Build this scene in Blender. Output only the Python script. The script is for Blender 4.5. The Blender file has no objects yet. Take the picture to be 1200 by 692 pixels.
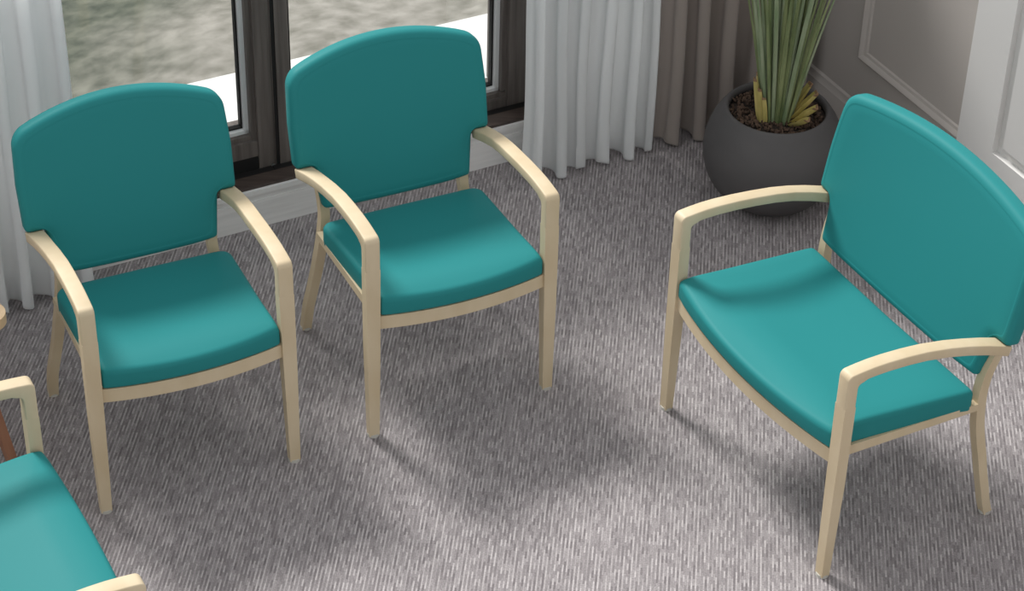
import bpy, bmesh, math, random
from mathutils import Vector, Matrix
random.seed(7)
COL = bpy.context.scene.collection
pi = math.pi

# ------------------------------------------------------------------ materials
def srgb(r, g, b):
    f = lambda c: (c/255/12.92) if c/255 <= .04045 else ((c/255+.055)/1.055)**2.4
    return (f(r), f(g), f(b), 1)

def mat(name, col, rough=.6, spec=.4, metal=0., noise=None, bump=None, sheen=0, coat=0):
    """noise=(scale, colour2, stretch) ; bump=(scale, strength, distance)"""
    m = bpy.data.materials.new(name); m.use_nodes = True
    nt = m.node_tree; b = nt.nodes['Principled BSDF']
    b.inputs['Base Color'].default_value = col
    b.inputs['Roughness'].default_value = rough
    b.inputs['Specular IOR Level'].default_value = spec
    b.inputs['Metallic'].default_value = metal
    b.inputs['Sheen Weight'].default_value = sheen
    b.inputs['Coat Weight'].default_value = coat
    tc = nt.nodes.new('ShaderNodeTexCoord')
    if noise:
        mp = nt.nodes.new('ShaderNodeMapping'); mp.inputs['Scale'].default_value = noise[2]
        nz = nt.nodes.new('ShaderNodeTexNoise'); nz.inputs['Scale'].default_value = noise[0]
        nz.inputs['Detail'].default_value = 5
        cr = nt.nodes.new('ShaderNodeValToRGB')
        cr.color_ramp.elements[0].position = .3; cr.color_ramp.elements[1].position = .7
        cr.color_ramp.elements[0].color = col; cr.color_ramp.elements[1].color = noise[1]
        nt.links.new(tc.outputs['Object'], mp.inputs['Vector'])
        nt.links.new(mp.outputs[0], nz.inputs['Vector'])
        nt.links.new(nz.outputs['Fac'], cr.inputs['Fac'])
        nt.links.new(cr.outputs[0], b.inputs['Base Color'])
    if bump:
        nz = nt.nodes.new('ShaderNodeTexNoise'); nz.inputs['Scale'].default_value = bump[0]
        nz.inputs['Detail'].default_value = 4
        bp = nt.nodes.new('ShaderNodeBump'); bp.inputs['Strength'].default_value = bump[1]
        bp.inputs['Distance'].default_value = bump[2]
        nt.links.new(tc.outputs['Object'], nz.inputs['Vector'])
        nt.links.new(nz.outputs['Fac'], bp.inputs['Height'])
        nt.links.new(bp.outputs[0], b.inputs['Normal'])
    return m

M = {}
M['vinyl'] = mat('teal_vinyl', srgb(42, 130, 131), rough=.55, spec=.12, bump=(420, .12, .001))
M['wood'] = mat('maple_wood', srgb(212, 195, 165), rough=.5, spec=.35, noise=(9, srgb(202, 183, 150), (1.5, 1.5, .6)))
M['brown_wood'] = mat('reddish_wood', srgb(168, 122, 96), rough=.5, noise=(12, srgb(150, 104, 80), (2, 2, .4)))
M['light_wood'] = mat('table_top_wood', srgb(222, 196, 160), rough=.45, noise=(8, srgb(208, 178, 140), (.5, 3, 1)))
M['glide'] = mat('glide_plastic', srgb(190, 188, 180), rough=.3)
M['wall'] = mat('grey_wall_paint', srgb(188, 181, 175), rough=.7, bump=(60, .05, .002))
M['door'] = mat('pale_door_paint', srgb(226, 224, 221), rough=.5)
M['plinth'] = mat('plinth_paint', srgb(238, 236, 234), rough=.55, noise=(5, srgb(224, 222, 220), (.6, 2, 14)))
M['frame'] = mat('dark_window_frame', srgb(118, 110, 105), rough=.45, noise=(10, srgb(88, 81, 77), (6, 6, .3)))
M['sill'] = mat('dark_sill_wood', srgb(84, 72, 66), rough=.45, noise=(8, srgb(60, 51, 47), (.6, 8, 8)))
M['black'] = mat('black_rubber', srgb(22, 21, 21), rough=.6)
M['bead'] = mat('aluminium_bead', srgb(225, 226, 226), rough=.35)
M['pot'] = mat('dark_pot_clay', srgb(92, 90, 90), rough=.72, spec=.3, noise=(3.5, srgb(80, 78, 78), (1, 1, 1.6)), bump=(30, .08, .003))
M['soil'] = mat('dark_soil', srgb(62, 52, 45), rough=.95, noise=(60, srgb(38, 31, 27), (1, 1, 1)), bump=(90, 1, .01))
M['chip'] = mat('bark_chip', srgb(98, 78, 64), rough=.9, noise=(40, srgb(66, 52, 43), (1, 1, 1)))
M['leaf'] = mat('green_leaf', srgb(142, 152, 106), rough=.5, noise=(7, srgb(96, 112, 72), (4, 4, .7)))
M['leaf_pale'] = mat('pale_leaf', srgb(160, 170, 140), rough=.5, noise=(7, srgb(118, 138, 100), (4, 4, .7)))
M['leaf_yellow'] = mat('yellow_leaf', srgb(206, 188, 120), rough=.6, noise=(9, srgb(168, 158, 88), (4, 4, 1)))
M['tip'] = mat('dry_leaf_tip', srgb(140, 112, 84), rough=.8)
M['taupe'] = mat('taupe_curtain_fabric', srgb(156, 146, 139), rough=.9, sheen=.2, bump=(500, .2, .001))
M['balcony'] = mat('pale_balcony_slab', srgb(238, 238, 236), rough=.8)

def sheer_mat():
    m = bpy.data.materials.new('white_sheer_fabric'); m.use_nodes = True; nt = m.node_tree
    b = nt.nodes['Principled BSDF']; b.inputs['Base Color'].default_value = srgb(246, 246, 246)
    b.inputs['Roughness'].default_value = .9
    tl = nt.nodes.new('ShaderNodeBsdfTranslucent'); tl.inputs['Color'].default_value = srgb(246, 248, 248)
    mx = nt.nodes.new('ShaderNodeMixShader'); mx.inputs[0].default_value = .55
    out = nt.nodes['Material Output']
    nt.links.new(b.outputs[0], mx.inputs[1]); nt.links.new(tl.outputs[0], mx.inputs[2])
    nt.links.new(mx.outputs[0], out.inputs[0]); return m
M['sheer'] = sheer_mat()

def glass_mat():
    m = bpy.data.materials.new('clear_window_glass'); m.use_nodes = True; nt = m.node_tree
    for n in list(nt.nodes):
        if n.type == 'BSDF_PRINCIPLED': nt.nodes.remove(n)
    out = nt.nodes['Material Output']
    tr = nt.nodes.new('ShaderNodeBsdfTransparent'); tr.inputs[0].default_value = (.985, .99, .985, 1)
    gl = nt.nodes.new('ShaderNodeBsdfGlossy'); gl.inputs['Roughness'].default_value = .03
    fr = nt.nodes.new('ShaderNodeFresnel'); fr.inputs[0].default_value = 1.45
    mx = nt.nodes.new('ShaderNodeMixShader')
    nt.links.new(fr.outputs[0], mx.inputs[0]); nt.links.new(tr.outputs[0], mx.inputs[1])
    nt.links.new(gl.outputs[0], mx.inputs[2]); nt.links.new(mx.outputs[0], out.inputs[0]); return m
M['glass'] = glass_mat()

def carpet_mat():
    m = bpy.data.materials.new('woven_carpet'); m.use_nodes = True; nt = m.node_tree; L = nt.links
    b = nt.nodes['Principled BSDF']; b.inputs['Roughness'].default_value = .95
    b.inputs['Specular IOR Level'].default_value = .15
    tc = nt.nodes.new('ShaderNodeTexCoord')
    mp = nt.nodes.new('ShaderNodeMapping'); mp.inputs['Rotation'].default_value = (0, 0, math.radians(CARPET_ROT))
    L.new(tc.outputs['Object'], mp.inputs['Vector'])
    br = nt.nodes.new('ShaderNodeTexBrick')
    br.inputs['Scale'].default_value = 1
    br.inputs['Brick Width'].default_value = .026
    br.inputs['Row Height'].default_value = .0052
    br.inputs['Mortar Size'].default_value = .0003
    br.inputs['Mortar Smooth'].default_value = .6
    br.inputs['Color1'].default_value = srgb(178, 172, 172)
    br.inputs['Color2'].default_value = srgb(136, 130, 131)
    br.inputs['Mortar'].default_value = srgb(130, 124, 127)
    L.new(mp.outputs[0], br.inputs['Vector'])
    # every second row is a paler rib
    sp = nt.nodes.new('ShaderNodeSeparateXYZ'); L.new(mp.outputs[0], sp.inputs[0])
    sn_ = nt.nodes.new('ShaderNodeMath'); sn_.operation = 'MULTIPLY'; sn_.inputs[1].default_value = 2*pi/.0104
    L.new(sp.outputs['Y'], sn_.inputs[0])
    s2 = nt.nodes.new('ShaderNodeMath'); s2.operation = 'SINE'; L.new(sn_.outputs[0], s2.inputs[0])
    s3 = nt.nodes.new('ShaderNodeMapRange'); s3.inputs[1].default_value = -1; s3.inputs[2].default_value = 1
    s3.inputs[3].default_value = .72; s3.inputs[4].default_value = 1.16; L.new(s2.outputs[0], s3.inputs[0])
    m0 = nt.nodes.new('ShaderNodeMix'); m0.data_type = 'RGBA'; m0.blend_type = 'MULTIPLY'; m0.inputs[0].default_value = 1
    L.new(br.outputs['Color'], m0.inputs[6]); L.new(s3.outputs[0], m0.inputs[7])
    nz = nt.nodes.new('ShaderNodeTexNoise'); nz.inputs['Scale'].default_value = 260; nz.inputs['Detail'].default_value = 2
    L.new(tc.outputs['Object'], nz.inputs['Vector'])
    mr = nt.nodes.new('ShaderNodeMapRange'); mr.inputs[1].default_value = .3; mr.inputs[2].default_value = .7
    mr.inputs[3].default_value = .78; mr.inputs[4].default_value = 1.18
    L.new(nz.outputs['Fac'], mr.inputs[0])
    mu = nt.nodes.new('ShaderNodeMix'); mu.data_type = 'RGBA'; mu.blend_type = 'MULTIPLY'; mu.inputs[0].default_value = 1
    L.new(m0.outputs[2], mu.inputs[6]); L.new(mr.outputs[0], mu.inputs[7])
    L.new(mu.outputs[2], b.inputs['Base Color'])
    bp = nt.nodes.new('ShaderNodeBump'); bp.inputs['Strength'].default_value = .5; bp.inputs['Distance'].default_value = .002
    L.new(br.outputs['Fac'], bp.inputs['Height']); bp.invert = True
    L.new(bp.outputs[0], b.inputs['Normal'])
    return m
CARPET_ROT = -85.5
M['carpet'] = carpet_mat()

def outside_mat():
    m = bpy.data.materials.new('rough_outdoor_ground'); m.use_nodes = True; nt = m.node_tree; L = nt.links
    b = nt.nodes['Principled BSDF']; b.inputs['Roughness'].default_value = .9
    tc = nt.nodes.new('ShaderNodeTexCoord')
    mp = nt.nodes.new('ShaderNodeMapping'); mp.inputs['Scale'].default_value = (1, 1.5, 1)
    L.new(tc.outputs['Object'], mp.inputs['Vector'])
    a = nt.nodes.new('ShaderNodeTexNoise'); a.inputs['Scale'].default_value = 6.5; a.inputs['Detail'].default_value = 5
    c = nt.nodes.new('ShaderNodeTexNoise'); c.inputs['Scale'].default_value = .55; c.inputs['Detail'].default_value = 2
    L.new(mp.outputs[0], a.inputs['Vector']); L.new(mp.outputs[0], c.inputs['Vector'])
    r1 = nt.nodes.new('ShaderNodeValToRGB')
    r1.color_ramp.elements[0].position = .3; r1.color_ramp.elements[1].position = .7
    r1.color_ramp.elements[0].color = srgb(120, 118, 108); r1.color_ramp.elements[1].color = srgb(168, 164, 156)
    r2 = nt.nodes.new('ShaderNodeValToRGB')
    r2.color_ramp.elements[0].position = .3; r2.color_ramp.elements[1].position = .7
    r2.color_ramp.elements[0].color = srgb(52, 62, 50); r2.color_ramp.elements[1].color = srgb(112, 115, 101)
    L.new(a.outputs['Fac'], r1.inputs[0]); L.new(a.outputs['Fac'], r2.inputs[0])
    # scrub (green) begins beyond a wandering line of the shingle
    sx = nt.nodes.new('ShaderNodeSeparateXYZ'); L.new(tc.outputs['Object'], sx.inputs[0])
    ad = nt.nodes.new('ShaderNodeMath'); ad.operation = 'MULTIPLY_ADD'
    L.new(c.outputs['Fac'], ad.inputs[0]); ad.inputs[1].default_value = 1.6
    L.new(sx.outputs['Y'], ad.inputs[2])
    mr = nt.nodes.new('ShaderNodeMapRange'); mr.inputs[1].default_value = OUT0; mr.inputs[2].default_value = OUT0+.7
    ax = nt.nodes.new('ShaderNodeMath'); ax.operation = 'MULTIPLY_ADD'; ax.inputs[1].default_value = -.5
    L.new(sx.outputs['X'], ax.inputs[0]); L.new(ad.outputs[0], ax.inputs[2])
    L.new(ax.outputs[0], mr.inputs[0])
    mx = nt.nodes.new('ShaderNodeMix'); mx.data_type = 'RGBA'
    L.new(mr.outputs[0], mx.inputs[0]); L.new(r1.outputs[0], mx.inputs[6]); L.new(r2.outputs[0], mx.inputs[7])
    L.new(mx.outputs[2], b.inputs['Base Color'])
    return m
OUT0 = .42
M['outside'] = outside_mat()

# ------------------------------------------------------------------ mesh helpers
def link(name, bm, m, parent=None, smooth=True, mats=None, angle=40):
    me = bpy.data.meshes.new(name)
    bmesh.ops.recalc_face_normals(bm, faces=bm.faces)
    bm.to_mesh(me); bm.free()
    for x in (mats or [m]): me.materials.append(M[x])
    o = bpy.data.objects.new(name, me); COL.objects.link(o)
    if parent: o.parent = parent
    if smooth:
        me.polygons.foreach_set('use_smooth', [True]*len(me.polygons))
        try: me.set_sharp_from_angle(angle=math.radians(angle))
        except Exception: pass
    return o

def empty(name, loc, rz, label, cat, group=None):
    o = bpy.data.objects.new(name, None); COL.objects.link(o)
    o.location = loc; o.rotation_euler = (0, 0, rz); o.empty_display_size = .1
    o['label'] = label; o['category'] = cat
    if group: o['group'] = group
    return o

def tag(o, label, cat, group=None, kind=None):
    o['label'] = label; o['category'] = cat
    if group: o['group'] = group
    if kind: o['kind'] = kind
    return o

def struct(o): o['kind'] = 'structure'; return o

def bevel_sharp(bm, w, seg=2, ang=30):
    es = [e for e in bm.edges if len(e.link_faces) == 2 and e.calc_face_angle(0) > math.radians(ang)]
    bmesh.ops.bevel(bm, geom=es, offset=w, segments=seg, affect='EDGES', profile=.5, clamp_overlap=True)

def box8(bm, pts):
    """pts: 4 bottom then 4 top, as loops"""
    v = [bm.verts.new(p) for p in pts]
    for f in ((3, 2, 1, 0), (4, 5, 6, 7), (0, 1, 5, 4), (1, 2, 6, 5), (2, 3, 7, 6), (3, 0, 4, 7)):
        bm.faces.new([v[i] for i in f])
    return v

def rect_sweep(bm, path, size, right=Vector((1, 0, 0))):
    """path: points; size(i)->(w across `right`, h). rectangular section swept; capped."""
    rings = []
    n = len(path)
    for i, p in enumerate(path):
        a = path[max(i-1, 0)]; b = path[min(i+1, n-1)]
        T = (b-a).normalized(); up = right.cross(T).normalized()
        w, h = size(i); w /= 2; h /= 2
        rings.append([bm.verts.new(p + right*sx*w + up*sy*h) for sx, sy in ((-1, -1), (1, -1), (1, 1), (-1, 1))])
    for r0, r1 in zip(rings, rings[1:]):
        for k in range(4):
            bm.faces.new((r0[k], r0[(k+1) % 4], r1[(k+1) % 4], r1[k]))
    bm.faces.new(rings[0][::-1]); bm.faces.new(rings[-1])

def long_edge_bevel(bm, w, seg=2, skip=None):
    bm.edges.ensure_lookup_table()
    if skip is not None:      # leave the edges of one end cap sharp so two lengths meet flush
        es = [e for e in bm.edges if len(e.link_faces) == 2 and e.calc_face_angle(0) > math.radians(50)
              and not all(abs(v.co.z-skip) < .001 for v in e.verts)]
        bmesh.ops.bevel(bm, geom=es, offset=w, segments=seg, affect='EDGES', profile=.5, clamp_overlap=True)
        return
    es = [e for e in bm.edges if len(e.link_faces) == 2 and e.calc_face_angle(0) > math.radians(50)]
    bmesh.ops.bevel(bm, geom=es, offset=w, segments=seg, affect='EDGES', profile=.5, clamp_overlap=True)

def catmull(pts, per=5):
    out = []
    P = [pts[0]] + list(pts) + [pts[-1]]
    for i in range(1, len(P)-2):
        for k in range(per):
            t = k/per; p0, p1, p2, p3 = P[i-1], P[i], P[i+1], P[i+2]
            out.append(.5*((2*p1) + (p2-p0)*t + (2*p0-5*p1+4*p2-p3)*t*t + (3*p1-p0-3*p2+p3)*t**3))
    out.append(P[-2]); return out

def round_outline(corners, step=.012):
    """corners: list of (x, y, r). returns dense closed outline with arcs at corners."""
    pts = []
    n = len(corners)
    for i in range(n):
        p = Vector(corners[i][:2]); r = corners[i][2]
        a = Vector(corners[i-1][:2]); b = Vector(corners[(i+1) % n][:2])
        if r <= 0: pts.append(p); continue
        u = (a-p).normalized(); v = (b-p).normalized()
        ang = math.acos(max(-1, min(1, u.dot(v))))
        d = r/math.tan(ang/2); c = p + (u+v).normalized()*(r/math.sin(ang/2))
        s = p+u*d; e = p+v*d
        a0 = math.atan2((s-c).y, (s-c).x); a1 = math.atan2((e-c).y, (e-c).x)
        da = (a1-a0+pi) % (2*pi)-pi
        k = max(3, int(abs(da)*r/.004)); k = min(k, 10)
        for j in range(k+1):
            t = a0+da*j/k; pts.append(c+Vector((math.cos(t), math.sin(t)))*r)
    out = []
    for i in range(len(pts)):
        a = pts[i]; b = pts[(i+1) % len(pts)]
        L = (b-a).length
        if L < 1e-6: continue
        k = max(1, int(L/step))
        for j in range(k): out.append(a+(b-a)*j/k)
    return out

def cushion(outline, center, thick, rim, mapf, puff=.0, groove=None, puff_back=0.):
    """Upholstered slab: outline in (u,v); w in [0(front) .. -thick(back)]; mapf(u,v,w)->xyz"""
    bm = bmesh.new()
    n = len(outline)
    # inward normals
    area = sum(outline[i-1].x*outline[i].y-outline[i].x*outline[i-1].y for i in range(n))
    sg = 1 if area > 0 else -1
    nor = []
    for i in range(n):
        t = (outline[(i+1) % n]-outline[i-1]).normalized(); nor.append(Vector((-t.y, t.x))*sg)
    for _ in range(2):
        nor = [((nor[i-1]+2*nor[i]+nor[(i+1) % n])).normalized() for i in range(n)]
    C = Vector(center)
    inset_max = rim
    rings = []   # list of (list of uv, w)
    K = 5
    # back rim -> side -> front rim
    rb = rim*.6
    for k in range(K):
        a = pi/2*(1-k/(K-1)); rings.append((rb*(1-math.cos(a)) if False else rb*(1-math.cos(a)), -thick+rb*(1-math.sin(pi/2-a)) if False else -thick+rb-rb*math.sin(a)))
    sid = []
    for k in range(K):
        a = pi/2*k/(K-1); sid.append((rim*(1-math.cos(a)), -rim+rim*math.sin(a)))
    rings += sid
    if groove:
        g, dpt = groove
        rings += [(rim+g-.0025, 0.), (rim+g, -dpt), (rim+g+.0025, 0.)]
        inset_max = rim+g+.0025
    def ring(ins):
        q = [outline[i]+nor[i]*ins for i in range(n)]
        for _ in range(int(ins/.0011)):      # relax so tight corners do not fold over themselves
            q = [q[i]*.5+(q[i-1]+q[(i+1) % n])*.25 for i in range(n)]
        return q
    vr = []
    for ins, w in rings:
        vr.append([bm.verts.new(mapf(p.x, p.y, w)) for p in ring(ins)])
    def fill(base_ins, w, pf, first, flip):
        prev = first
        base = ring(base_ins)
        N = 12
        for k in range(1, N):
            s = 1-k/N
            cur = []
            for i in range(n):
                p = C+(base[i]-C)*s
                cur.append(bm.verts.new(mapf(p.x, p.y, w+pf*(1-s**2.2))))
            for i in range(n):
                j = (i+1) % n
                bm.faces.new((prev[i], prev[j], cur[j], cur[i]))
            prev = cur
        c = bm.verts.new(mapf(C.x, C.y, w+pf))
        for i in range(n): bm.faces.new((prev[i], prev[(i+1) % n], c))
    for a, b in zip(vr, vr[1:]):
        for i in range(n):
            j = (i+1) % n; bm.faces.new((a[i], a[j], b[j], b[i]))
    fill(inset_max, 0., puff, vr[-1], False)
    fill(rb, -thick, -puff_back, vr[0], True)
    return bm

# ------------------------------------------------------------------ seating (dimensions in metres, front = -Y)
def V(x, y, z): return Vector((x, y, z))

def make_seat(name, Wd, loc, rz, label, cat, group, big=False, bow=None):
    root = empty(name, loc, rz, label, cat, group)
    aw = .041
    # arms with their rounded front corner: side profile (outer edge, inner edge) given a width
    outer = [(-.278, .560), (-.278, .600), (-.278, .646)]
    inner = [(-.246, .560), (-.246, .590), (-.246, .617)]
    for k in range(1, 6):
        t = pi/2*k/5
        outer.append((-.278+.017*(1-math.cos(t)), .646+.017*math.sin(t)))
        inner.append((-.246+.014*(1-math.cos(t)), .617+.014*math.sin(t)))
    for y, z, th in ((-.235, .6655, .030), (-.20, .6675, .0295), (-.16, .6672, .029), (-.10, .6635, .0285), (-.04, .6570, .028),
                     (.03, .6455, .028), (.09, .6315, .028), (.15, .6135, .028), (.225, .5865, .028)):
        outer.append((y, z)); sl_ = max(0, (y+.1))*.8*.3
        inner.append((max(-.2315+.0005*(y+.235), y-sl_*th*4), z-th))
    inner[8] = (-.2195, .6365); 
    for s in (-1, 1):
        bm = bmesh.new(); G = []
        for (yo, zo), (yi, zi) in zip(outer, inner):
            row = []
            for (y, z) in ((yo, zo), (yi, zi)):
                xo = Wd+.010*max(0, (y+.05)/.26); w_ = aw+.006*max(0, min(1, (y-.1)/.12))
                row.append((bm.verts.new((s*xo, y, z)), bm.verts.new((s*(xo-w_), y, z))))
            G.append(row)
        for A, B in zip(G, G[1:]):
            bm.faces.new((A[0][0], A[0][1], B[0][1], B[0][0])); bm.faces.new((A[1][0], A[1][1], B[1][1], B[1][0]))
            bm.faces.new((A[0][0], B[0][0], B[1][0], A[1][0])); bm.faces.new((A[0][1], B[0][1], B[1][1], A[1][1]))
        for A in (G[0], G[-1]): bm.faces.new((A[0][0], A[0][1], A[1][1], A[1][0]))
        bmesh.ops.recalc_face_normals(bm, faces=bm.faces)
        long_edge_bevel(bm, .004, 3, skip=.560)
        link('arm', bm, 'wood', root, angle=35)
        # front leg, a tapering post
        bm = bmesh.new()
        pts = []
        for (z, hw, y0, y1) in ((.004, .0145, -.2775, -.2535), (.30, .0185, -.2785, -.2460), (.560, .0205, -.2780, -.246)):
            xo = s*(Wd); xi = s*(Wd-2*hw)
            if z < .1: xo = s*(Wd-.002); xi = s*(Wd-.031)
            pts.append([(xi, y0, z), (xo, y0, z), (xo, y1, z), (xi, y1, z)])
        vs = [[bm.verts.new(p) for p in r] for r in pts]
        for a, b in zip(vs, vs[1:]):
            for k in range(4): bm.faces.new((a[k], a[(k+1) % 4], b[(k+1) % 4], b[k]))
        bm.faces.new(vs[0][::-1]); bm.faces.new(vs[-1])
        long_edge_bevel(bm, .004, 3, skip=.560)
        lg = link('leg', bm, 'wood', root, angle=60)
        bm = bmesh.new()
        bmesh.ops.create_cone(bm, segments=20, radius1=.0170, radius2=.0160, depth=.008, cap_ends=True,
                              matrix=Matrix.Translation((s*(Wd-.0165), -.2655, .004)))
        g = link('glide', bm, 'glide', lg); g['label'] = 'pale plastic glide'
        # rear leg, curving forward to the seat and back out again
        rp = [V(-.019, .264, .004), V(-.018, .248, .05), V(-.021, .238, .10), V(-.029, .230, .15), V(-.038, .225, .20), V(-.045, .217, .25),
              V(-.049, .209, .30), V(-.051, .203, .36), V(-.052, .202, .42), V(-.050, .210, .48), V(-.046, .228, .54), V(-.046, .250, .60), V(-.046, .268, .66)]
        rp = catmull(rp, 3)
        ins = 0 if big else .016
        rp = [V(s*(Wd+p.x-ins*min(1, max(0, (p.z-.28)/.15))), p.y+ins*.6*min(1, max(0, (p.z-.28)/.15)), p.z) for p in rp]
        n = len(rp)
        bm = bmesh.new()
        rect_sweep(bm, rp, lambda i: (.027, .0245+.003*min(1, i/n*2.2)))
        long_edge_bevel(bm, .004, 3)
        lg = link('leg', bm, 'wood', root, angle=60)
        bm = bmesh.new()
        bmesh.ops.create_cone(bm, segments=20, radius1=.0165, radius2=.0155, depth=.008, cap_ends=True,
                              matrix=Matrix.Translation((s*(Wd-.019), .264, .004)))
        g = link('glide', bm, 'glide', lg); g['label'] = 'pale plastic glide'
    bow = bow if bow is not None else (.030 if not big else .040)
    # seat frame: bowed front rail, side rails, rear rail
    bm = bmesh.new()
    N = 20; wi = Wd-aw+.004
    outr = []; innr = []
    for k in range(N+1):
        u = -1+2*k/N
        outr.append((u*wi, -.270-bow*(1-u*u))); innr.append((u*wi, -.245-bow*(1-u*u)))
    zt, zb = .404, .362
    lo = [[bm.verts.new((x, y, z)) for x, y in L] for L, z in ((outr, zb), (outr, zt), (innr, zt), (innr, zb))]
    for a in range(4):
        A = lo[a]; B = lo[(a+1) % 4]
        for k in range(N): bm.faces.new((A[k], A[k+1], B[k+1], B[k]))
    bm.faces.new([l[0] for l in lo]); bm.faces.new([l[-1] for l in lo][::-1])
    for s in (-1, 1):
        x0, x1 = sorted((s*(Wd-.036), s*(Wd-.058)))
        box8(bm, [(x0, -.25, .372), (x1, -.25, .372), (x1, .200, .360), (x0, .200, .360),
                  (x0, -.25, .402), (x1, -.25, .402), (x1, .19, .382), (x0, .19, .382)])
    box8(bm, [(-Wd+.07, .160, .352), (Wd-.07, .160, .352), (Wd-.07, .185, .352), (-Wd+.07, .185, .352),
              (-Wd+.07, .160, .378), (Wd-.07, .160, .378), (Wd-.07, .185, .378), (-Wd+.07, .185, .378)])
    bevel_sharp(bm, .003, 2, 50)
    link('seat_frame', bm, 'wood', root, angle=50)
    # seat cushion, bowed front, sloping back a little
    xf = Wd-.0420; xr = Wd-.035
    yf = -.276
    cs = [(-xr, .146, .022)]
    cs = []
    NB = 16
    cs.append((-xf, yf+.002, .008))
    for k in range(1, NB):
        u = -1+2*k/NB; cs.append((u*xf, yf-bow*(1-u*u), 0))
    cs += [(xf, yf+.002, .008), (Wd-.042, -.13, 0), (xr, .172 if big else .164, .016 if big else .035), (0, .166, 0), (-xr, .172 if big else .164, .016 if big else .035), (-(Wd-.042), -.13, 0)]
    ol = round_outline(cs)
    def seatmap(u, v, w):
        # v: depth. slope back .085, dip in the middle of the seat
        slope = -.090*(v+.27)
        dish = -.012*max(0, 1-(u/(Wd*.8))**2)*max(0, 1-((v+.02)/.17)**2) if w > -.03 else 0
        wf = .014*math.exp(-((v+.31)/.045)**2) if w > -.03 else 0   # waterfall front
        return Vector((u, v, .472+w+slope+dish-wf))
    bm = cushion(ol, (0, -.07), .067, .015, seatmap, puff=.006)
    # piping seam round the top edge
    link('seat', bm, 'vinyl', root, angle=70)
    # backrest
    if big: ztc, zc, R = .468, .424, .055
    else: ztc, zc, R = .455, .400, .055
    b0, b1, b2, b3 = Wd-.058, Wd-.041, Wd+.011, Wd+.004
    zn = .132
    cs = [(-b0, .004, .012)]
    for k in range(1, 8):
        u = -1+2*k/8; cs.append((u*b0, -.004*(1-u*u), 0))
    cs += [(b0, .004, .012), (b1, zn, .004), (b2, zn, .012), (b2+.002, .26, 0), (b3, zc, R)]
    NB = 20
    for k in range(1, NB):
        u = 1-2*k/NB
        if abs(u) > .82: continue
        cs.append((u*b3, zc+(ztc-zc)*(1-abs(u)**2.0), 0))
    cs += [(-b3, zc, R), (-b2-.002, .26, 0), (-b2, zn, .012), (-b1, zn, .004)]
    ol = round_outline(cs)
    recl = .25; cl = math.cos(math.atan(recl)); sl = math.sin(math.atan(recl))
    conc = .018 if not big else .022
    def backmap(u, v, w):
        # v along the recline, w normal to it (front = +w)
        y = .168+recl*v-conc*(u/Wd)**2*(lambda q: q*q*(3-2*q))(max(0, min(1, v/.45))) - w*cl
        z = .460+v - w*0 + w*sl*.6
        return Vector((u, y, z))
    bm = cushion(ol, (0, .235), .052, .019, backmap, puff=.0005, groove=(.003, .0006), puff_back=.004)
    link('backrest', bm, 'vinyl', root, angle=70)
    return root

chair_a = make_seat('armchair', .280, (-.9322, 4.8457, 0), .4428,
    'teal vinyl armchair with pale wood frame, left one before the window', 'chair', None)
chair_b = make_seat('armchair', .280, (-.2511, 5.1863, 0), .4504,
    'teal vinyl armchair in the middle, its back before the dark window mullion and white curtain', 'chair', None)
make_seat('wide_armchair', .398, (.8610, 4.7835, 0), -1.0545,
    'extra wide teal armchair on the right in front of the dark round pot', 'chair', None, big=True)
# seat cut by the lower left corner of the photograph
a = Vector((-1.1422, 4.2118)); b = Vector((-.7832, 3.5489))
d = (b-a).normalized(); fwd = Vector((-d.y, d.x))
# facing direction is fwd; local -Y = fwd  -> local X = (-d)
ang = math.atan2(-d.y, -d.x)
Wb = .398
mid = a + d*Wb
ctr = mid - fwd*.275 + Vector((-.002, .020))
make_seat('wide_armchair', Wb, (ctr.x, ctr.y, 0), ang,
    'extra wide teal armchair cut off by the lower left corner, seen from its back side', 'chair', None, big=True, bow=.014)

# ------------------------------------------------------------------ side table at the left edge
tb = empty('side_table', (-1.552, 4.68, 0), .785, 'small pale topped side table with brown splayed legs at the left edge', 'table')
bm = bmesh.new()
ol = round_outline([(-.19, -.19, .05), (.19, -.19, .05), (.19, .19, .05), (-.19, .19, .05)], .03)
lo = [bm.verts.new((p.x, p.y, .470)) for p in ol]; hi = [bm.verts.new((p.x, p.y, .500)) for p in ol]
bm.faces.new(lo[::-1]); bm.faces.new(hi)
for i in range(len(ol)): bm.faces.new((lo[i], lo[(i+1) % len(ol)], hi[(i+1) % len(ol)], hi[i]))
bevel_sharp(bm, .006, 3, 60)
TT = link('table_top', bm, 'light_wood', tb)
for sx in (-1, 1):
    for sy in (-1, 1):
        bm = bmesh.new()
        rect_sweep(bm, [V(sx*.09, sy*.09, .47), V(sx*.15, sy*.15, .0)], lambda i: (.036-.012*i, .036-.012*i))
        long_edge_bevel(bm, .006, 2)
        link('leg', bm, 'brown_wood', tb)

# ------------------------------------------------------------------ room (t along the window wall, n towards it)
PHI = .49115461; N0 = 5.50630; T0 = 4.01555
ct, st_ = math.cos(PHI), math.sin(PHI)
def W(t, n, z): return Vector((ct*t - st_*n, st_*t + ct*n, z))
def rbox(bm, t0, t1, n0, n1, z0, z1):
    return box8(bm, [W(t0, n0, z0), W(t1, n0, z0), W(t1, n1, z0), W(t0, n1, z0),
                     W(t0, n0, z1), W(t1, n0, z1), W(t1, n1, z1), W(t0, n1, z1)])
HW = 1.3   # modelled height of the walls
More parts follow.
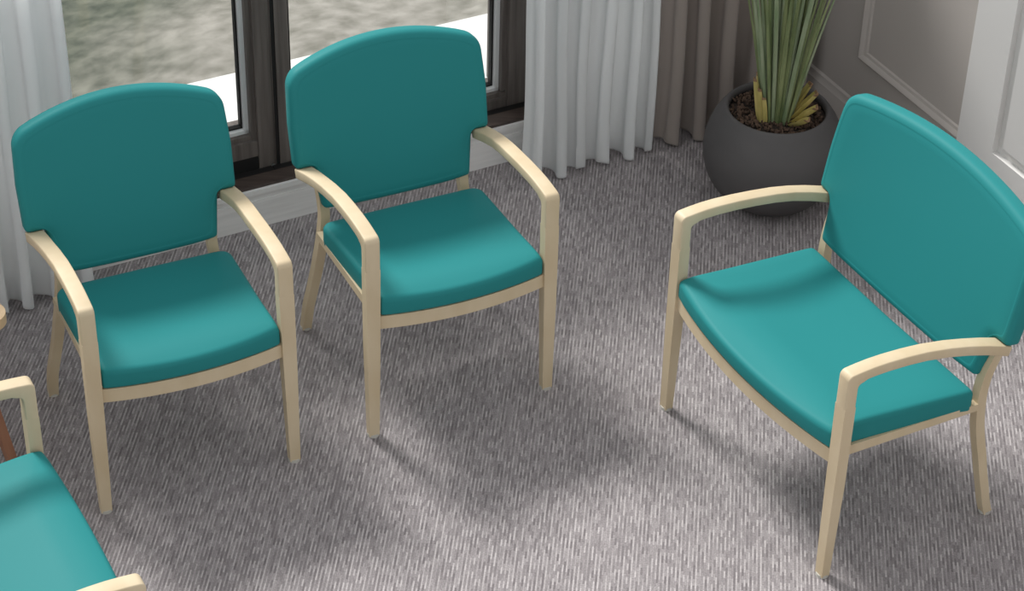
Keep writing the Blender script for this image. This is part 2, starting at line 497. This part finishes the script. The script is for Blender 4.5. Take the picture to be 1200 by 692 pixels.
# floor
bm = bmesh.new()
for p in [W(-3.2, -.6, 0), W(T0+.05, -.6, 0), W(T0+.05, N0+.02, 0), W(-3.2, N0+.02, 0)]: bm.verts.new(p)
bm.verts.ensure_lookup_table(); bm.faces.new(bm.verts[:])
r = bmesh.ops.extrude_face_region(bm, geom=bm.faces[:])
bmesh.ops.translate(bm, verts=[v for v in r['geom'] if isinstance(v, bmesh.types.BMVert)], vec=(0, 0, -.06))
struct(link('floor', bm, 'carpet', smooth=False))

# window wall: plinth below the glazing, solid wall left and right of it
bm = bmesh.new()
rbox(bm, 1.0, T0+.02, N0, N0+.24, 0, .125)
rbox(bm, 1.0, T0+.02, N0-.004, N0+.05, 0, .10)
rbox(bm, 1.0, T0+.02, N0-.010, N0+.24, .125, .141)
bevel_sharp(bm, .003, 2)
struct(link('trim_1', bm, 'plinth', angle=50))
bm = bmesh.new()
rbox(bm, 3.46, T0+.02, N0+.02, N0+.24, .141, HW)
rbox(bm, -1.5, 1.0, N0+.02, N0+.24, 0, HW)
struct(link('wall_back', bm, 'wall', smooth=False))
# sill boards and track in front of the window
bm = bmesh.new()
rbox(bm, 1.0, 3.46, N0+.001, N0+.060, .141, .151)
bevel_sharp(bm, .003, 2)
struct(link('trim_2', bm, 'sill', angle=50))

def window(name, t0, t1, g0, g1, gz, fixed_left, fixed_right):
    """frame t0..t1, glass g0..g1 from height gz"""
    NF = N0+.094
    bm = bmesh.new()
    zt = HW
    # stiles
    rbox(bm, t0, g0-.035, NF, NF+.13, .141, zt)
    rbox(bm, g1+.035, t1, NF, NF+.13, .141, zt)
    # stepped inner stiles
    rbox(bm, g0-.036, g0-.018, NF+.016, NF+.12, .196, zt)
    rbox(bm, g1+.018, g1+.036, NF+.016, NF+.12, .196, zt)
    # bottom rails
    rbox(bm, g0-.035, g1+.035, NF+.004, NF+.13, gz-.085, gz-.030)
    rbox(bm, g0-.035, g1+.035, NF+.018, NF+.12, gz-.031, gz-.014)
    bevel_sharp(bm, .003, 2)
    fr = struct(link(name, bm, 'frame', angle=50))
    # glazing beads
    bm = bmesh.new()
    rbox(bm, g1+.004, g1+.018, NF+.034, NF+.075, gz-.014, zt)
    rbox(bm, g0-.018, g0-.004, NF+.034, NF+.075, gz-.014, zt)
    rbox(bm, g0-.018, g1+.018, NF+.034, NF+.075, gz-.014, gz-.002)
    link('glazing_bead', bm, 'bead', fr, smooth=False)
    bm = bmesh.new()
    rbox(bm, g1-.002, g1+.005, NF+.050, NF+.070, gz-.004, zt)
    rbox(bm, g0-.005, g0+.002, NF+.050, NF+.070, gz-.004, zt)
    rbox(bm, g0-.005, g1+.005, NF+.050, NF+.070, gz-.004, gz+.004)
    link('glazing_gasket', bm, 'black', fr, smooth=False)
    bm = bmesh.new()
    rbox(bm, g0-.012, g1+.012, NF+.058, NF+.066, gz-.006, zt)
    link('glass_pane', bm, 'glass', fr, smooth=False)
    # black track under the sash
    bm = bmesh.new()
    rbox(bm, t0-.014, t1-.001, N0+.058, NF-.001, .141, .1465)
    rbox(bm, g0-.033, g1+.033, NF+.004, NF+.12, .141, gz-.0845)
    link('sash_track', bm, 'black', fr, smooth=False)
    return fr
window('window_1', 1.00, 2.135, 1.07, 2.060, .275, 0, 0)
window('window_2', 2.150, 3.06, 2.225, 2.925, .205, 0, 0)
window('backlight_window', 3.075, 3.46, 3.12, 3.40, .205, 0, 0)  # unseen window, added so sun brightens the sheer curtain from behind
# shallow groove line on the mullion: a cover strip where the two frames meet
bm = bmesh.new()
rbox(bm, 2.132, 2.152, N0+.100, N0+.200, .147, HW)
rbox(bm, 2.163, 2.207, N0+.090, N0+.110, .147, HW)
bevel_sharp(bm, .004, 2)
struct(link('trim_3', bm, 'frame', angle=50))

bm = bmesh.new()
rbox(bm, 2.1515, 2.1625, N0+.0925, N0+.1005, .147, HW)
rbox(bm, 2.2075, 2.2125, N0+.095, N0+.21, .147, HW)
struct(link('trim_6', bm, 'black', smooth=False))

# balcony slab outside, rough ground far below
bm = bmesh.new()
rbox(bm, -1.5, 6.5, N0+.235, 6.40, -.20, 0.0)
bevel_sharp(bm, .01, 2)
tag(link('balcony_slab', bm, 'balcony', angle=50), 'bright white balcony slab outside behind the window glass', 'balcony')['kind'] = 'structure'
bm = bmesh.new()
nx, ny = 90, 60
import mathutils
g = [[None]*(ny+1) for _ in range(nx+1)]
for i in range(nx+1):
    for j in range(ny+1):
        x = -6+18*i/nx; y = -4+12*j/ny
        h = .10*mathutils.noise.noise(Vector((x*.8, y*.8, 0)))+.05*mathutils.noise.noise(Vector((x*2.3, y*2.3, 5)))
        g[i][j] = bm.verts.new((x, y, h))
for i in range(nx):
    for j in range(ny): bm.faces.new((g[i][j], g[i+1][j], g[i+1][j+1], g[i][j+1]))
gr = struct(link('ground', bm, 'outside'))
gr.location = W(3.7, 12.0, -3.2); gr.rotation_euler = (0, 0, PHI)

# right wall with panel moulding, casing and door
bm = bmesh.new()
rbox(bm, T0, T0+.15, 4.60, N0+.24, 0, HW)
rbox(bm, T0, T0+.15, .6, 3.4, 0, HW)
struct(link('wall_right', bm, 'wall', smooth=False))
def profile_run(bm, prof, path, closed=False):
    """prof: (out, up) pairs; path: list of (point, out dir, up dir)"""
    rings = [[bm.verts.new(p+o*a+u*b) for a, b in prof] for p, o, u in path]
    for r0, r1 in zip(rings, rings[1:]):
        for k in range(len(prof)-1): bm.faces.new((r0[k], r0[k+1], r1[k+1], r1[k]))
    bm.faces.new(rings[0]); bm.faces.new(rings[-1][::-1])
out = W(-1, 0, 0); up = Vector((0, 0, 1))
bm = bmesh.new()
prof = [(0, 0), (.020, 0), (.020, .095), (.016, .104), (.016, .112), (.010, .120), (.008, .136), (0, .142)]
profile_run(bm, prof, [(W(T0, 4.60, 0), out, up), (W(T0, N0-.008, 0), out, up)])
struct(link('baseboard_right', bm, 'wall', angle=30))
bm = bmesh.new()
prof = [(0, 0), (.006, .003), (.016, .007), (.019, .014), (.015, .022), (.008, .027), (.006, .036), (0, .040)]
n0, n1, z0, z1 = 4.56, 5.155, .300, 1.22
cor = [(n0, z0, 1, 1), (n1, z0, -1, 1), (n1, z1, -1, -1), (n0, z1, 1, -1)]
rings = []
for nn, zz, sn_, sz_ in cor:
    rings.append([bm.verts.new(W(T0-a, nn+sn_*b, zz+sz_*b)) for a, b in prof])
for i in range(4):
    A = rings[i]; B = rings[(i+1) % 4]
    for k in range(len(prof)-1): bm.faces.new((A[k], A[k+1], B[k+1], B[k]))
# keep only the part of the moulding beyond the door casing
bmesh.ops.bisect_plane(bm, geom=bm.verts[:]+bm.edges[:]+bm.faces[:], plane_co=W(T0, 4.602, 0), plane_no=W(0, -1, 0), clear_outer=True)
struct(link('trim_4', bm, 'wall', angle=35))
# pale cupboard door beside the panelled wall: stile, bottom rail, raised panel in a groove
bm = bmesh.new()
rbox(bm, T0-.004, T0+.15, 3.3, 4.598, 0, HW)
rbox(bm, T0-.024, T0-.003, 4.432, 4.600, 0, HW)
rbox(bm, T0-.024, T0-.003, 3.3, 4.4325, 0, .362)
dr = struct(link('door_1', bm, 'door', smooth=False))
bm = bmesh.new()
rbox(bm, T0-.020, T0-.003, 3.32, 4.394, .398, HW)
bevel_sharp(bm, .007, 3)
link('raised_panel', bm, 'door', dr, angle=50)

# ------------------------------------------------------------------ curtains
def curtain(name, m, t0, t1, nc, folds, amp, ztop, label, seed, hem=.012, flat=None, th=.0022, group=None, lean=0.):
    rnd = random.Random(seed)
    bm = bmesh.new()
    ph = [0]
    segs = folds*14
    # irregular fold widths
    ws = [rnd.uniform(.75, 1.25) for _ in range(folds)]; tot = sum(ws)
    amps = [rnd.uniform(.75, 1.2) for _ in range(folds)]
    offs = [rnd.uniform(-.25, .25) for _ in range(folds+1)]
    cols = []
    acc = 0
    for f in range(folds):
        for k in range(14):
            s = k/14
            tt = t0+(t1-t0)*(acc+ws[f]*s)/tot
            a = amps[f]*amp
            if flat and f < flat: a *= .25
            # S-shaped folds: pushed sideways as well as in and out
            o = a*math.cos(2*pi*s) + .25*a*math.cos(4*pi*s+1)
            sd = (ws[f]*(t1-t0)/tot)*.13*math.sin(4*pi*s) + a*.35*math.sin(2*pi*s+offs[f])
            cols.append((tt+sd, o, f, s))
        acc += ws[f]
    NZ = 26
    rows = []
    for j in range(NZ+1):
        v = (j/NZ)**1.6; z = hem+(ztop-hem)*v
        row = []
        for (tt, o, f, s) in cols:
            k = 1-.35*v
            wob = .006*math.sin(z*3.1+f*1.7)+.004*math.sin(z*7+f)
            flare = .016*math.exp(-z/.10)*math.sin(f*2.1+s*6.28)
            zz = z + (0.006*math.sin(f*1.9+s*2*pi)*math.exp(-z/.05))
            row.append(bm.verts.new(W(tt+wob*.8+lean*z, nc+o*k*(1+.18*math.exp(-z/.12))+flare*.5, max(.004, zz))))
        rows.append(row)
    for a, b in zip(rows, rows[1:]):
        for i in range(len(a)-1): bm.faces.new((a[i], a[i+1], b[i+1], b[i]))
    o = link(name, bm, m, angle=80)
    md = o.modifiers.new('thickness', 'SOLIDIFY'); md.thickness = th; md.offset = 0
    tag(o, label, 'curtain', group)
    # stitched hem band as a part
    bm = bmesh.new()
    rr = [[], []]
    for q, z in enumerate((.030, .0335)):
        pass
    bm.free()
    return o
curtain('sheer_curtain', 'sheer', 2.900, 3.385, 5.365, 6, .026, HW, 'long white sheer curtain hanging between the window and the taupe drape', 3)
curtain('sheer_curtain', 'sheer', .62, 1.50, 5.415, 10, .026, HW, 'white sheer curtain at the left edge behind the left armchair', 5)
curtain('drape', 'taupe', 3.395, 3.985, 5.375, 6, .038, HW, 'heavy taupe drape hanging in the corner behind the potted plant', 11, th=.004)

# ------------------------------------------------------------------ pot and plant
PX, PY = W(3.573, 4.965, 0).x, W(3.573, 4.965, 0).y
pot = empty('potted_plant', (PX, PY, 0), 0, 'spiky green plant in a big round dark grey pot beside the taupe drape', 'plant')
pot.scale = (1.085,)*3
prof = [(0, 0), (.085, 0), (.105, .004), (.135, .022), (.168, .058), (.192, .105), (.203, .160), (.199, .212), (.184, .258),
        (.169, .285), (.157, .302), (.149, .3095), (.142, .3085), (.138, .300), (.139, .288), (.142, .272), (0, .272)]
pr = catmull([Vector((a, 0, b)) for a, b in prof[:15]], 4)
def lathe(bm, pr, seg=64):
    rings = []
    for p in pr:
        if p[0] < 1e-5: rings.append([bm.verts.new((0, 0, p[1]))]); continue
        rings.append([bm.verts.new((p[0]*math.cos(2*pi*k/seg), p[0]*math.sin(2*pi*k/seg), p[1])) for k in range(seg)])
    for a, b in zip(rings, rings[1:]):
        for k in range(seg):
            l = (k+1) % seg
            if len(a) == 1 and len(b) == 1: continue
            if len(a) == 1: bm.faces.new((a[0], b[l], b[k]))
            elif len(b) == 1: bm.faces.new((a[k], a[l], b[0]))
            else: bm.faces.new((a[k], a[l], b[l], b[k]))
bm = bmesh.new(); lathe(bm, [(max(0, p.x), max(0, p.z)) for p in pr])
link('pot', bm, 'pot', pot, angle=60)
bm = bmesh.new()
rg = []
for q in range(9):
    r_ = .140*q/8
    if q == 0: rg.append([bm.verts.new((0, 0, .290))]); continue
    rg.append([bm.verts.new((r_*math.cos(k*2*pi/40), r_*math.sin(k*2*pi/40), .284+.008*mathutils.noise.noise(Vector((r_*40*math.cos(k*2*pi/40), r_*40*math.sin(k*2*pi/40), 0))) + .006*(1-q/8))) for k in range(40)])
for a, b in zip(rg, rg[1:]):
    for k in range(40):
        l = (k+1) % 40
        if len(a) == 1: bm.faces.new((a[0], b[k], b[l]))
        else: bm.faces.new((a[k], b[k], b[l], a[l]))
so = link('soil', bm, 'soil', pot, angle=60)
bm = bmesh.new()
rnd = random.Random(4)
for _ in range(520):
    a = rnd.uniform(0, 2*pi); r_ = .134*math.sqrt(rnd.random()); s = rnd.uniform(.003, .0075)
    mt = Matrix.Translation((r_*math.cos(a), r_*math.sin(a), .291+rnd.uniform(-.002, .004))) @ mathutils.Euler((rnd.uniform(0, 3), rnd.uniform(0, 3), rnd.uniform(0, 3))).to_matrix().to_4x4() @ Matrix.Diagonal((s*rnd.uniform(.8, 1.8), s, s*.6, 1))
    bmesh.ops.create_icosphere(bm, subdivisions=1, radius=1, matrix=mt)
ck = link('bark_chips', bm, 'chip', pot, angle=20); ck['kind'] = 'stuff'; ck['label'] = 'brown bark chips covering the soil'

def leaf(name, base, az, lean0, lean1, length, width, m, tip=None, keel=.35, blunt=False):
    """a sword leaf: V-section blade, bending from lean0 to lean1 (radians off vertical)"""
    bm = bmesh.new()
    n = 14
    p = Vector(base); rows = []
    dirh = Vector((math.cos(az), math.sin(az), 0)); side = Vector((-math.sin(az), math.cos(az), 0))
    for i in range(n+1):
        t = i/n
        ln = lean0+(lean1-lean0)*t
        d_ = dirh*math.sin(ln)+Vector((0, 0, 1))*math.cos(ln)
        nrm = dirh*(-math.cos(ln))+Vector((0, 0, 1))*math.sin(ln)
        w = width*((.75+.25*min(1, t*4)) if t < .5 else (1-((t-.5)/.5)**1.6*(.25 if blunt else .97)))
        th = max(.0012, w*.16)
        rows.append([bm.verts.new(q) for q in (p-side*w/2+nrm*w*keel, p-side*w*.25+nrm*w*keel*.35, p, p+side*w*.25+nrm*w*keel*.35, p+side*w/2+nrm*w*keel,
                                                p+side*w*.25+nrm*(w*keel*.35-th), p-nrm*th*1.4, p-side*w*.25+nrm*(w*keel*.35-th))])
        p = p+d_*(length/n)
    K = 8
    for a, b in zip(rows, rows[1:]):
        for k in range(K): bm.faces.new((a[k], a[(k+1) % K], b[(k+1) % K], b[k]))
    bm.faces.new(rows[0][::-1]); bm.faces.new(rows[-1])
    if tip:
        for f in bm.faces:
            if all((v in rows[-1]) or (v in rows[-2]) for v in f.verts): f.material_index = 1
        return link(name, bm, m, pot, mats=[m, tip], angle=35)
    return link(name, bm, m, pot, angle=35)
CX, CY = -.002, -.022
rnd = random.Random(12)
for i in range(76):
    az = i*2.39996; rr = .010+.032*math.sqrt(i/76)
    ln = .02+.17*(i/76)**1.2
    leaf('leaf', (CX+rr*math.cos(az), CY+rr*math.sin(az), .283), az, ln*rnd.uniform(.8, 1.1), ln*rnd.uniform(.9, 1.5)+.03,
         rnd.uniform(.50, .78)*(1-.1*(i/76)), rnd.uniform(.009, .015), 'leaf' if rnd.random() < .66 else 'leaf_pale')
# cut stubs, towards the room's right and towards the left
for az, ln, L, wd, rr in ((.10, .50, .130, .030, .030), (-.22, .62, .125, .033, .036), (-.50, .80, .105, .033, .044), (-.80, .95, .080, .032, .050),
                      (3.05, .12, .150, .019, .050), (3.35, .16, .145, .020, .056), (2.80, .10, .175, .018, .052), (3.62, .15, .120, .020, .054), (3.2, .05, .185, .018, .044), (2.5, .10, .16, .018, .049), (3.9, .18, .10, .018, .052)):
    o = leaf('leaf', (CX+rr*math.cos(az), CY+rr*math.sin(az), .283), az, ln, ln*.95, L, wd, 'leaf_yellow', 'tip', keel=.30, blunt=True)
    o['label'] = 'short cut yellow leaf stub'

# ------------------------------------------------------------------ camera (fitted)
H, pt, ro, f = 4.05472821, .63568534, .02681308, 2673.00662
F = Vector((0, math.cos(pt), -math.sin(pt))); R = Vector((1, 0, 0)); U = R.cross(F)
R2 = R*math.cos(ro)+U*math.sin(ro); U2 = -R*math.sin(ro)+U*math.cos(ro)
cam = bpy.data.cameras.new('camera'); co = bpy.data.objects.new('camera', cam); COL.objects.link(co)
mw = Matrix((R2, U2, -F)).transposed().to_4x4(); mw.translation = (0, 0, H)
co.matrix_world = mw
cam.sensor_width = 36; cam.lens = f/1200*36; cam.clip_end = 200
bpy.context.scene.camera = co

# ------------------------------------------------------------------ light
sun = bpy.data.lights.new('sun', 'SUN'); sun.energy = 3.9; sun.angle = math.radians(16); sun.color = (1, .985, .96)
so_ = bpy.data.objects.new('sun', sun); COL.objects.link(so_)
EL = 46
ddir = Vector((.67*math.cos(math.radians(EL)), -.74*math.cos(math.radians(EL)), -math.sin(math.radians(EL))))
so_.rotation_euler = ddir.to_track_quat('-Z', 'Y').to_euler()
wd = bpy.data.worlds.new('world'); bpy.context.scene.world = wd; wd.use_nodes = True
bg = wd.node_tree.nodes['Background']; bg.inputs[0].default_value = (.97, .98, 1, 1); bg.inputs[1].default_value = .78
vs = bpy.context.scene.view_settings
vs.view_transform = 'Standard'; vs.look = 'None'; vs.gamma = 1; vs.exposure = 0; vs.use_curve_mapping = False
